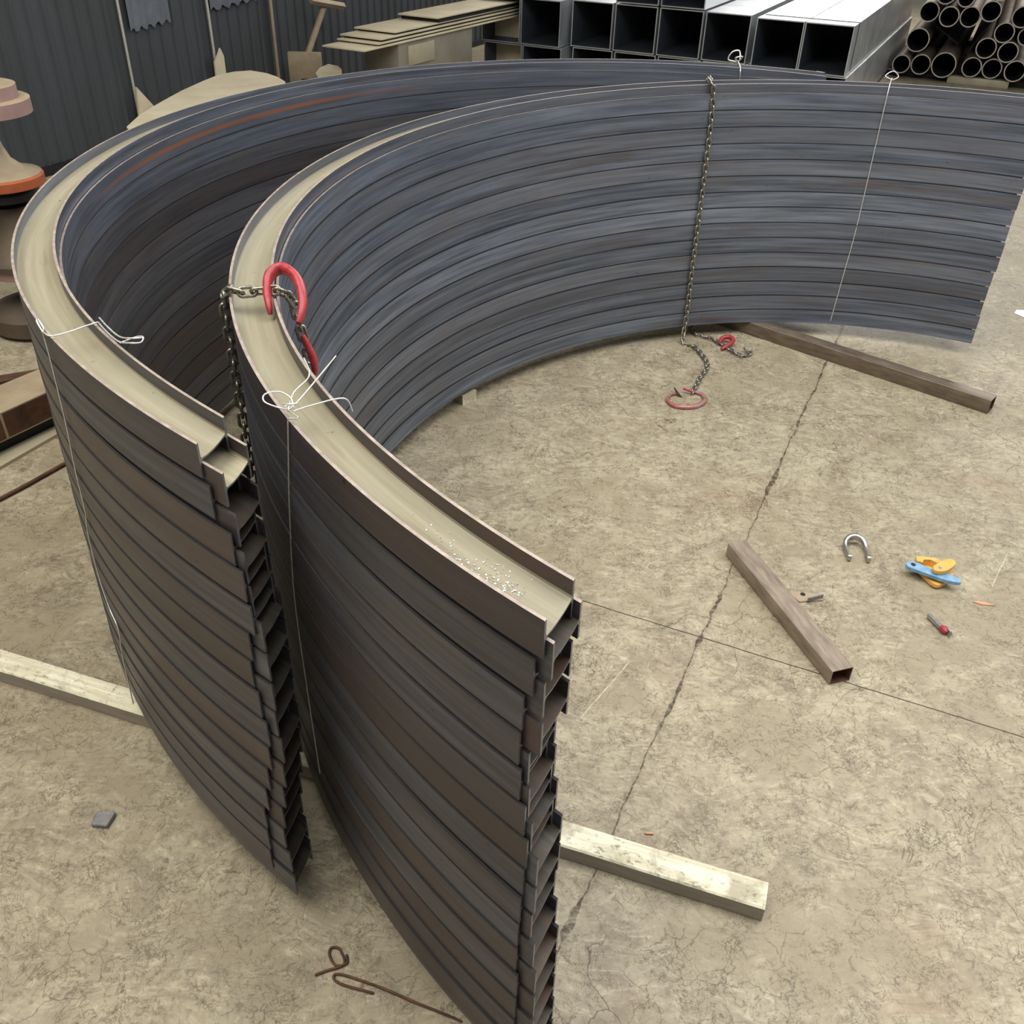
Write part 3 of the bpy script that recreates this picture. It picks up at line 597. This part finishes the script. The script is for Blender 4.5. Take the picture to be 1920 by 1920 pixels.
wire('tie_wire', [g, [g0, g0+Vector((.04, .02, .02)), g0+Vector((.0, .03, .05)), g0+Vector((-.05, .02, .02)), g0]], .0035, 'thin white tie wire near the far right end of the stack')
g = D['wire_h']; g0 = Vector(g[0])
wire('tie_wire', [g, [g0, g0+Vector((-.07, .02, .01)), g0+Vector((-.05, .02, .06)), g0+Vector((.0, .02, .07)), g0+Vector((.01, .0, .02)), g0], [g0, g0+Vector((-.03, -.03, .03)), g0+Vector((.02, -.03, .04)), g0]],
     .005, 'white wire knot on the far end of the left-hand stack before the square ducts')
rod = D['rod']
wire('wire_rod', [rod, D['rodloop']], .0042, 'rusty bent wire rod with a loop on the floor at the bottom of the picture', 'rust', 'wire')

# ------------------------------------------------------------------ loose things on the floor
mi = D['misc']
# shackle bow
t = thing('shackle_bow', (mi[0][0], mi[0][1], 0), 'shiny U-shaped shackle bow lying on the floor', 'shackle', rz=-.1); t.scale = (1.05, 1.15, 1.3)
bm = bmesh.new(); P_ = []
for k in range(13):
    a = PI*k/12; P_.append((.05*math.cos(a), .04+.045*math.sin(a), .016+.02*math.sin(a)))
P_ = [(.046, -.035, .012), (.05, 0, .013)]+P_+[(-.05, 0, .013), (-.046, -.035, .012)]
tube(bm, P_, [.0095]*2+[.0105+.004*math.sin(PI*k/12) for k in range(13)]+[.0095]*2, 12)
link('bow', mesh('bow', bm, 'chrome', 60), t)
for sx in (-.046, .046):
    bm = bmesh.new(); m = Matrix.Translation((sx, -.045, .013)) @ Matrix.Rotation(PI/2, 4, 'Y')
    r = bmesh.ops.create_cone(bm, cap_ends=True, segments=20, radius1=.0155, radius2=.0155, depth=.016, matrix=m)
    link('eye', mesh('eye', bm, 'chrome', 40), t)
# plate clamp, blue cam lever and yellow body
t = thing('plate_clamp', (mi[1][0], mi[1][1], 0), 'yellow and blue lifting plate clamp lying on the floor', 'clamp', rz=0); t.scale = (1.16, 1.3, 1.5)
def slab(poly, z0, z1, mat, name, par, rx=0, ry=0, off=(0, 0, 0), bev=.0015, hole=None):
    bm = bmesh.new(); prism(bm, poly, z0, z1)
    bmesh.ops.bevel(bm, geom=bm.edges[:], offset=bev, segments=2, affect='EDGES')
    bm.transform(Matrix.Translation(off) @ Matrix.Rotation(rx, 4, 'X') @ Matrix.Rotation(ry, 4, 'Y'))
    o = link(name, mesh(name, bm, mat, 40), par); return o
def blob(cs):
    """outline through control points"""
    return [(p.x, p.y) for p in smooth([(x, y, 0) for x, y in cs], 4, True)]
lev = slab(blob([(-.105, .045), (-.085, .062), (-.055, .055), (-.01, .02), (.045, -.005), (.085, -.03), (.095, -.055), (.075, -.062), (.02, -.045), (-.05, -.005), (-.10, .025)]), .030, .042, 'blue', 'lever', t)
bm = bmesh.new(); bmesh.ops.create_cone(bm, cap_ends=True, segments=20, radius1=.010, radius2=.010, depth=.0136, matrix=Matrix.Translation((-.075, .04, .036)))
link('lever_hole', mesh('lever_hole', bm, 'black'), lev)
slab(blob([(.0, -.02), (.04, -.015), (.09, .02), (.105, .045), (.09, .06), (.045, .045), (.0, .015), (-.012, -.005)]), .044, .058, 'yellow', 'upper_plate', t)
slab(blob([(-.03, .0), (.0, -.05), (.06, -.02), (.10, .02), (.09, .05), (.04, .085), (-.03, .095), (-.055, .08), (-.05, .06)]), .006, .020, 'yellow', 'lower_plate', t)
slab([(-.055, .06), (-.045, .09), (.035, .085), (.06, .06), (.03, .05), (.01, .07), (-.02, .07), (-.03, .05)], .018, .046, 'yellow', 'jaw', t)
bm = bmesh.new(); bmesh.ops.create_cone(bm, cap_ends=True, segments=16, radius1=.008, radius2=.007, depth=.05, matrix=Matrix.Translation((.02, .002, .036)))
link('pivot_pin', mesh('pivot_pin', bm, 'chrome'), t)
# shackle pin
t = thing('shackle_pin', (mi[2][0], mi[2][1], 0), 'small steel shackle pin with red head lying on the floor', 'shackle pin', rz=-1.25); t.scale = (1.2, 1.25, 1.25)
bm = bmesh.new(); tube(bm, [(-.055, 0, .012), (.02, 0, .012)], [.0105, .0115], 14); link('shank', mesh('shank', bm, 'chrome', 40), t)
bm = bmesh.new(); tube(bm, [(.02, 0, .013), (.03, 0, .0145), (.042, 0, .0145), (.052, 0, .012)], [.011, .0145, .0145, .010], 14); link('head', mesh('head', bm, 'red', 40), t)
bm = bmesh.new(); bmesh.ops.create_cone(bm, cap_ends=True, segments=18, radius1=.015, radius2=.015, depth=.007, matrix=Matrix.Translation((.056, .004, .0155)) @ Matrix.Rotation(PI/2, 4, 'X'))
link('eye', mesh('eye', bm, 'chrome', 40), t)
# small angle bracket with a hole behind the loose tube
t = thing('steel_bracket', (mi[3][0], mi[3][1], 0), 'small dark bracket with a round hole lying behind the short square tube', 'bracket', rz=.15)
slab([(-.09, .045), (.0, .03), (.072, .0), (.062, -.035), (-.06, -.035)], .0, .008, 'tan', 'plate', t)
slab([(-.02, -.042), (.066, -.022), (.066, -.014), (-.02, -.034)], .0, .03, 'cut', 'upstand', t, bev=.0008)
bm = bmesh.new(); bmesh.ops.create_cone(bm, cap_ends=True, segments=20, radius1=.0125, radius2=.0125, depth=.0096, matrix=Matrix.Translation((-.022, .016, .0045)))
link('hole', mesh('hole', bm, 'black'), t)
# small bits
bm = bmesh.new(); tube(bm, [(-.016, 0, .005), (-.014, 0, .005), (.014, 0, .005), (.016, 0, .005)], [.003, .005, .005, .003], 10)
o = link('clay_stick', mesh('clay_stick', bm, 'copper', 60), loc=(mi[4][0], mi[4][1], 0)); tag(o, 'tiny orange stick on the floor behind the long timber', 'stick')
bm = bmesh.new(); prism(bm, [(-.05, .012), (-.015, -.008), (.05, -.012), (.012, .006), (-.02, .018)], .0, .006)
o = link('wood_splinter', mesh('wood_splinter', bm, 'copper'), loc=(mi[5][0], mi[5][1], 0)); tag(o, 'thin pale wood splinter on the floor right of the plate clamp', 'splinter')
bm = bmesh.new(); prism(bm, [(-.034, -.028), (.026, -.031), (.036, .022), (.03, .034), (-.032, .032)], .0, .018)
bmesh.ops.bevel(bm, geom=bm.edges[:], offset=.003, segments=1, affect='EDGES')
o = link('steel_offcut', mesh('steel_offcut', bm, 'cut'), loc=(mi[6][0], mi[6][1], 0)); tag(o, 'small dark square steel offcut on the floor at lower left', 'offcut')
bm = bmesh.new(); prism(bm, [(-.08, .02), (-.03, -.07), (.12, -.09), (.15, .08), (-.03, .09)], .0, .004)
o = link('paper_scrap', mesh('paper_scrap', bm, 'wire'), loc=(mi[8][0]+.03, mi[8][1], 0)); tag(o, 'white scrap of paper on the floor at the right edge', 'paper')

# ------------------------------------------------------------------ galvanised square ducts
GD = gridm(Vector((4.185, 13.30, 0)), 25.2)
SZ = .60; LD = 7.
def duct(x1, z, y0, lab, L=LD):
    """right edge at grid x1, front end at grid y0"""
    t = .014; bm = bmesh.new()
    w, h = .625, SZ
    O = [(-w, 0), (0, 0), (0, h), (-w, h)]; I = [(-w+t, t), (-t, t), (-t, h-t), (-w+t, h-t)]
    R = [[[bm.verts.new((x1+a, yy, z+b)) for a, b in q] for q in (O, I)] for yy in (y0, y0+L)]
    for k in range(4):
        j = (k+1) % 4
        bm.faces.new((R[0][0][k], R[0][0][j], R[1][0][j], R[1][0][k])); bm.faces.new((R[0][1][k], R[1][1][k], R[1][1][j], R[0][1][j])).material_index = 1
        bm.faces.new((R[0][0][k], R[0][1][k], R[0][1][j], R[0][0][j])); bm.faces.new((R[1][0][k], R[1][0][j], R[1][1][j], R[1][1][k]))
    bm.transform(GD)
    tag(link('square_duct', mesh('square_duct', bm, ['galv', 'galv_in_shade'])), lab, 'duct', 'galvanised square ducts')
xs = D['xs']
ys = [0.0, 0.0, .15, .15, .15, .15, -.12, -.12]
words = ['rightmost', 'second from the right', 'third from the right', 'fourth from the right', 'fifth from the right', 'third from the left', 'second from the left', 'leftmost']
for k in range(8):
    duct(xs[k], .06+SZ+.012, ys[k], 'galvanised square duct, %s in the middle row of the pile' % words[k])
    duct(xs[k]+.03, .06, ys[k]+.02, 'galvanised square duct, %s in the bottom row of the pile' % words[k])
bm = bmesh.new(); zt = .06+2*SZ+.014
box(bm, xs[1]-SZ, .004, .33, .36, zt, zt+.004, mtx=GD); box(bm, .001, .004, .33, .36, .70, zt+.004, mtx=GD)
tag(link('steel_strap', mesh('steel_strap', bm, 'black')), 'thin dark strap across the two rightmost square ducts', 'strap')
for k, x in enumerate((-2.02, -2.68)):
    duct(x, .06+2*SZ+.03, .12, 'galvanised square duct on the very top of the pile, %s one' % ('right' if k == 0 else 'left'))
for k, (yy) in enumerate((.6, 5.8)):
    bm = bmesh.new(); box(bm, -5.25, .05, yy, yy+.1, 0, .06, bev=.004, mtx=GD)
    tag(link('dunnage_timber', mesh('dunnage_timber', bm, 'wood')), 'flat timber under the %s of the square ducts' % ('front' if k == 0 else 'rear'), 'timber')

# ------------------------------------------------------------------ steel pipes
GP = gridm(Vector((7.1, 17.0, 0)), 24.5)
def pipe(x, z, r, y0, lab, L=6.):
    bm = bmesh.new(); n = 40; t = .018
    R = []
    for yy in (y0, y0+L):
        R.append([[bm.verts.new((x+q*math.cos(2*PI*k/n), yy, z+q*math.sin(2*PI*k/n))) for k in range(n)] for q in (r, r-t)])
    for k in range(n):
        j = (k+1) % n
        bm.faces.new((R[0][0][k], R[0][0][j], R[1][0][j], R[1][0][k]))
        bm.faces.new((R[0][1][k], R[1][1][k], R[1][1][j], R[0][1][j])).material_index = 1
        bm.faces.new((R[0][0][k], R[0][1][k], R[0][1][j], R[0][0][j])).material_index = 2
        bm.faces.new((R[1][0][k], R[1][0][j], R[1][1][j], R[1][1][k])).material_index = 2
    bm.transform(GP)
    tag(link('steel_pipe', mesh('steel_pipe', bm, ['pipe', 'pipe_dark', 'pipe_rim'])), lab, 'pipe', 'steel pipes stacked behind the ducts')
for (x, z, r, y0, lab) in D['pipes']: pipe(x, z, r, y0, lab)
bm = bmesh.new(); box(bm, -1.2, .1, .25, .40, 0, .078, bev=.006, mtx=GP); box(bm, .1, 1.38, .25, .40, 0, .118, bev=.006, mtx=GP)
tag(link('dunnage_timber', mesh('dunnage_timber', bm, 'black')), 'dark bearer under the front of the pipe pile', 'timber')
bm = bmesh.new(); box(bm, -1.2, .1, 4.6, 4.75, 0, .078, bev=.006, mtx=GP); box(bm, .1, 1.38, 4.6, 4.75, 0, .118, bev=.006, mtx=GP)
tag(link('dunnage_timber', mesh('dunnage_timber', bm, 'black')), 'dark bearer under the rear of the pipe pile', 'timber')
bm = bmesh.new(); box(bm, D['slab'][0], D['slab'][0]+.95, D['slab'][1], D['slab'][1]+.16, 0, .11, bev=.006, mtx=GP)
tag(link('concrete_block', mesh('concrete_block', bm, 'plate')), 'pale grey block lying in front of the pipe pile', 'block')
# V-shaped dark divider between the pipes
for (a, b), lab in zip(D['vplates'], ('left', 'right')):
    bm = bmesh.new()
    d = Vector((b[0]-a[0], 0, b[1]-a[1])); nrm = Vector((-d.z, 0, d.x)).normalized()*.006
    q = [Vector((a[0], 0, a[1]))+nrm, Vector((a[0], 0, a[1]))-nrm, Vector((b[0], 0, b[1]))-nrm, Vector((b[0], 0, b[1]))+nrm]
    A_ = [bm.verts.new(GP @ (v+Vector((0, .35, 0)))) for v in q]; B_ = [bm.verts.new(GP @ (v+Vector((0, 5.5, 0)))) for v in q]
    bm.faces.new(A_); bm.faces.new(B_[::-1])
    for k in range(4): bm.faces.new((A_[k], B_[k], B_[(k+1) % 4], A_[(k+1) % 4]))
    tag(link('steel_plate', mesh('steel_plate', bm, 'black')), 'dark slanting plate between the pipes, the %s one' % lab, 'plate')

# ------------------------------------------------------------------ cut sheets on a grey box
GS = gridm(Vector((-1.906, 12.036, 0)), 27.6)
sh = [(0, 0, 1.00), (.20, .28, 1.045), (.28, .33, 1.09), (.34, .40, 1.135), (.62, 1.05, 1.20), (.70, 1.25, 1.18)]
names = ['lowest', 'second from the bottom', 'third from the bottom', 'broad middle', 'topmost']
for k, (x0, y0, z) in enumerate(((0, 0, 1.00), (-.02, .32, 1.035), (-.03, .40, 1.075), (-.05, .72, 1.115), (-.02, 1.65, 1.18))):
    bm = bmesh.new(); box(bm, x0-.62, x0, y0, 5.2, z, z+.018, bev=.002, mtx=GS)
    tag(link('steel_sheet', mesh('steel_sheet', bm, 'cream')), 'long cream steel sheet, %s in the pile left of the ducts' % names[k], 'sheet', 'cut sheets piled on the grey box')
    if k:
        bm = bmesh.new(); box(bm, x0-.6, x0-.02, y0+.05, 5.1, (z-.022 if k < 4 else z-.047), z, mtx=GS)
        tag(link('spacer_board', mesh('spacer_board', bm, 'black')), 'thin dark board beneath the %s cream sheet' % names[k], 'board')
bm = bmesh.new(); box(bm, -.56, -.03, .75, 2.55, 0, 1.0, bev=.01, mtx=GS)
t = thing('grey_cabinet', tuple(GS @ Vector((-.3, 1.6, 0))), 'grey steel box carrying the cream sheets', 'cabinet')
o = link('body', mesh('body', bm, 'greybox'), t); o.matrix_parent_inverse = t.matrix_world.inverted()
o.location = -Vector(t.location)
bm = bmesh.new(); box(bm, -.03, -.01, .95, 1.55, .72, .95, bev=.004, mtx=GS)
o = link('panel', mesh('panel', bm, 'plate'), t); o.location = -Vector(t.location); o.matrix_parent_inverse = Matrix.Identity(4)
bpy.data.objects['body'].matrix_parent_inverse = Matrix.Identity(4)
bm = bmesh.new(); box(bm, -.5, .0, 4.0, 4.6, 0, 1.0, bev=.01, mtx=GS)
tag(link('support_box', mesh('support_box', bm, 'cream')), 'cream box under the rear of the cream sheets beside the ducts', 'box')
bm = bmesh.new(); box(bm, -.62, -.25, .1, .55, 0, .62, bev=.01, mtx=GS)
tag(link('dark_box', mesh('dark_box', bm, 'black')), 'dark box under the overhanging end of the cream sheets', 'box')

# ------------------------------------------------------------------ T-shaped pole with base, curled plate
def p3(k): return Vector(D[k])
t = thing('leaning_pole', (D['pole'][0][0], D['pole'][0][1], 0), 'tan T-shaped pole standing on a small plate before the wall', 'pole')
a, b = Vector(D['pole'][0])-t.location, Vector(D['pole'][1])-t.location
bm = bmesh.new(); tube(bm, [a, b], .04, 10); link('shaft', mesh('shaft', bm, 'tan'), t)
bm = bmesh.new(); c_ = Vector(D['pole'][2])-t.location; d_ = Vector(D['pole'][3])-t.location; tube(bm, [c_, d_], .045, 4); link('crossbar', mesh('crossbar', bm, 'tan'), t)
bm = bmesh.new(); box(bm, -.22, .22, -.05, .05, -.25, .12, bev=.01, mtx=Matrix.Translation(a)); link('bracket', mesh('bracket', bm, 'tan'), t)
bm = bmesh.new(); box(bm, -.06, .06, -.06, .06, 0, a.z-.2, bev=.01); link('post', mesh('post', bm, 'black'), t)
bm = bmesh.new(); P_ = [(p[0], p[1]) for p in D['curl']]
prism(bm, P_, .86, .90)
o = link('curved_plate', mesh('curved_plate', bm, 'cream')); tag(o, 'large pale plate with a rounded edge lying behind the left-hand stack', 'plate')
t = thing('plate_stand', (-3.2, 10.2, 0), 'dark stand under the large rounded pale plate', 'stand')
for x, y in ((-.15, -.6), (.25, .35)):
    bm = bmesh.new(); box(bm, x-.06, x+.06, y-.06, y+.06, 0, .86, bev=.008); link('leg', mesh('leg', bm, 'black'), t)
for q, lab in (('lean1', 'pale triangular sheet leaning on the dark wall behind the rollers'), ('lean2', 'pale torn sheet leaning on the wall above the rounded plate')):
    L_ = [Vector(p) for p in D[q]]; bm = bmesh.new()
    A_ = [bm.verts.new(p) for p in L_]; B_ = [bm.verts.new(p+Vector((-.02, .01, 0))) for p in L_]
    bm.faces.new(A_); bm.faces.new(B_[::-1])
    for k in range(len(A_)): bm.faces.new((A_[k], A_[(k+1) % len(A_)], B_[(k+1) % len(A_)], B_[k]))
    tag(link('leaning_sheet', mesh('leaning_sheet', bm, 'cream')), lab, 'sheet')
bm = bmesh.new(); P_ = [(p[0], p[1]) for p in D['lump']]; prism(bm, P_, 0.60, .72)
tag(link('cardboard_heap', mesh('cardboard_heap', bm, 'cream')), 'yellowish crumpled sheet beside the T-shaped pole', 'sheet')
bm = bmesh.new(); P_ = [(p[0], p[1]) for p in D['lump']]; cx = sum(p[0] for p in P_)/len(P_); cy = sum(p[1] for p in P_)/len(P_)
box(bm, cx-.15, cx+.15, cy-.12, cy+.12, 0, .6, bev=.01)
tag(link('dark_crate', mesh('dark_crate', bm, 'black')), 'dark crate under the crumpled yellowish sheet', 'crate')

# ------------------------------------------------------------------ bending rollers at the left edge
RX, RY = D['RXY']
def roller(z0, prof, mi, mats, lab, dx=0, dy=0):
    bm = bmesh.new(); lathe(bm, [(r, z) for r, z in prof], 48, mi)
    o = link('bending_roller', mesh('bending_roller', bm, mats, 35), loc=(RX+dx, RY+dy, z0)); tag(o, lab, 'roller', 'bending rollers stacked at the left edge')
RO = D['roll']
for r_ in RO: roller(*r_)
# steel plates and block by the rollers
def slabm(poly, z0, z1, mats, name, lab, cat, bev=.004):
    bm = bmesh.new(); prism(bm, poly, z0, z1, 0, 1 if isinstance(mats, list) else None)
    bmesh.ops.bevel(bm, geom=bm.edges[:], offset=bev, segments=1, affect='EDGES')
    tag(link(name, mesh(name, bm, mats)), lab, cat)
for q in D['plates']: slabm(*q)
wire('flat_bar', [D['bar']], .012, 'thin rusty bar lying on the floor left of the stacks', 'rust', 'bar')

# ------------------------------------------------------------------ light
def area(name, loc, size, rot, energy, col):
    l = bpy.data.lights.new(name, 'AREA'); l.shape = 'RECTANGLE'; l.size, l.size_y = size; l.energy = energy; l.color = col
    o = bpy.data.objects.new(name, l); C.objects.link(o); o.location = loc; o.rotation_euler = rot; return o
def aim(o, p): o.rotation_euler = (Vector(p)-o.location).to_track_quat('-Z', 'Y').to_euler()
a = area('roof_light', (3.3, 3.0, 7.5), (7, 5.5), (0, 0, 0), 770, (.96, .97, 1))
a = area('left_fill_light', (-3.6, 2.0, 7.5), (4, 7), (0, 0, 0), 620, (1, .96, .88))  # unseen fill added to brighten the floor on the left
a = area('side_light', (11, 7, 4.5), (9, 5), (0, 0, 0), 200, (.80, .89, 1)); aim(a, (0, 4.5, .5))
a = area('rear_light', (6, 24, 8), (16, 8), (0, 0, 0), 1900, (1, .97, .92)); aim(a, (3, 12, .5))
w = bpy.data.worlds.new('world'); bpy.context.scene.world = w; w.use_nodes = True
bg = w.node_tree.nodes['Background']; bg.inputs['Color'].default_value = (.74, .73, .72, 1); bg.inputs['Strength'].default_value = .52
sc = bpy.context.scene
sc.view_settings.view_transform = 'Standard'; sc.view_settings.look = 'None'; sc.view_settings.gamma = 1; sc.view_settings.exposure = 0.
sc.cycles.max_bounces = 8
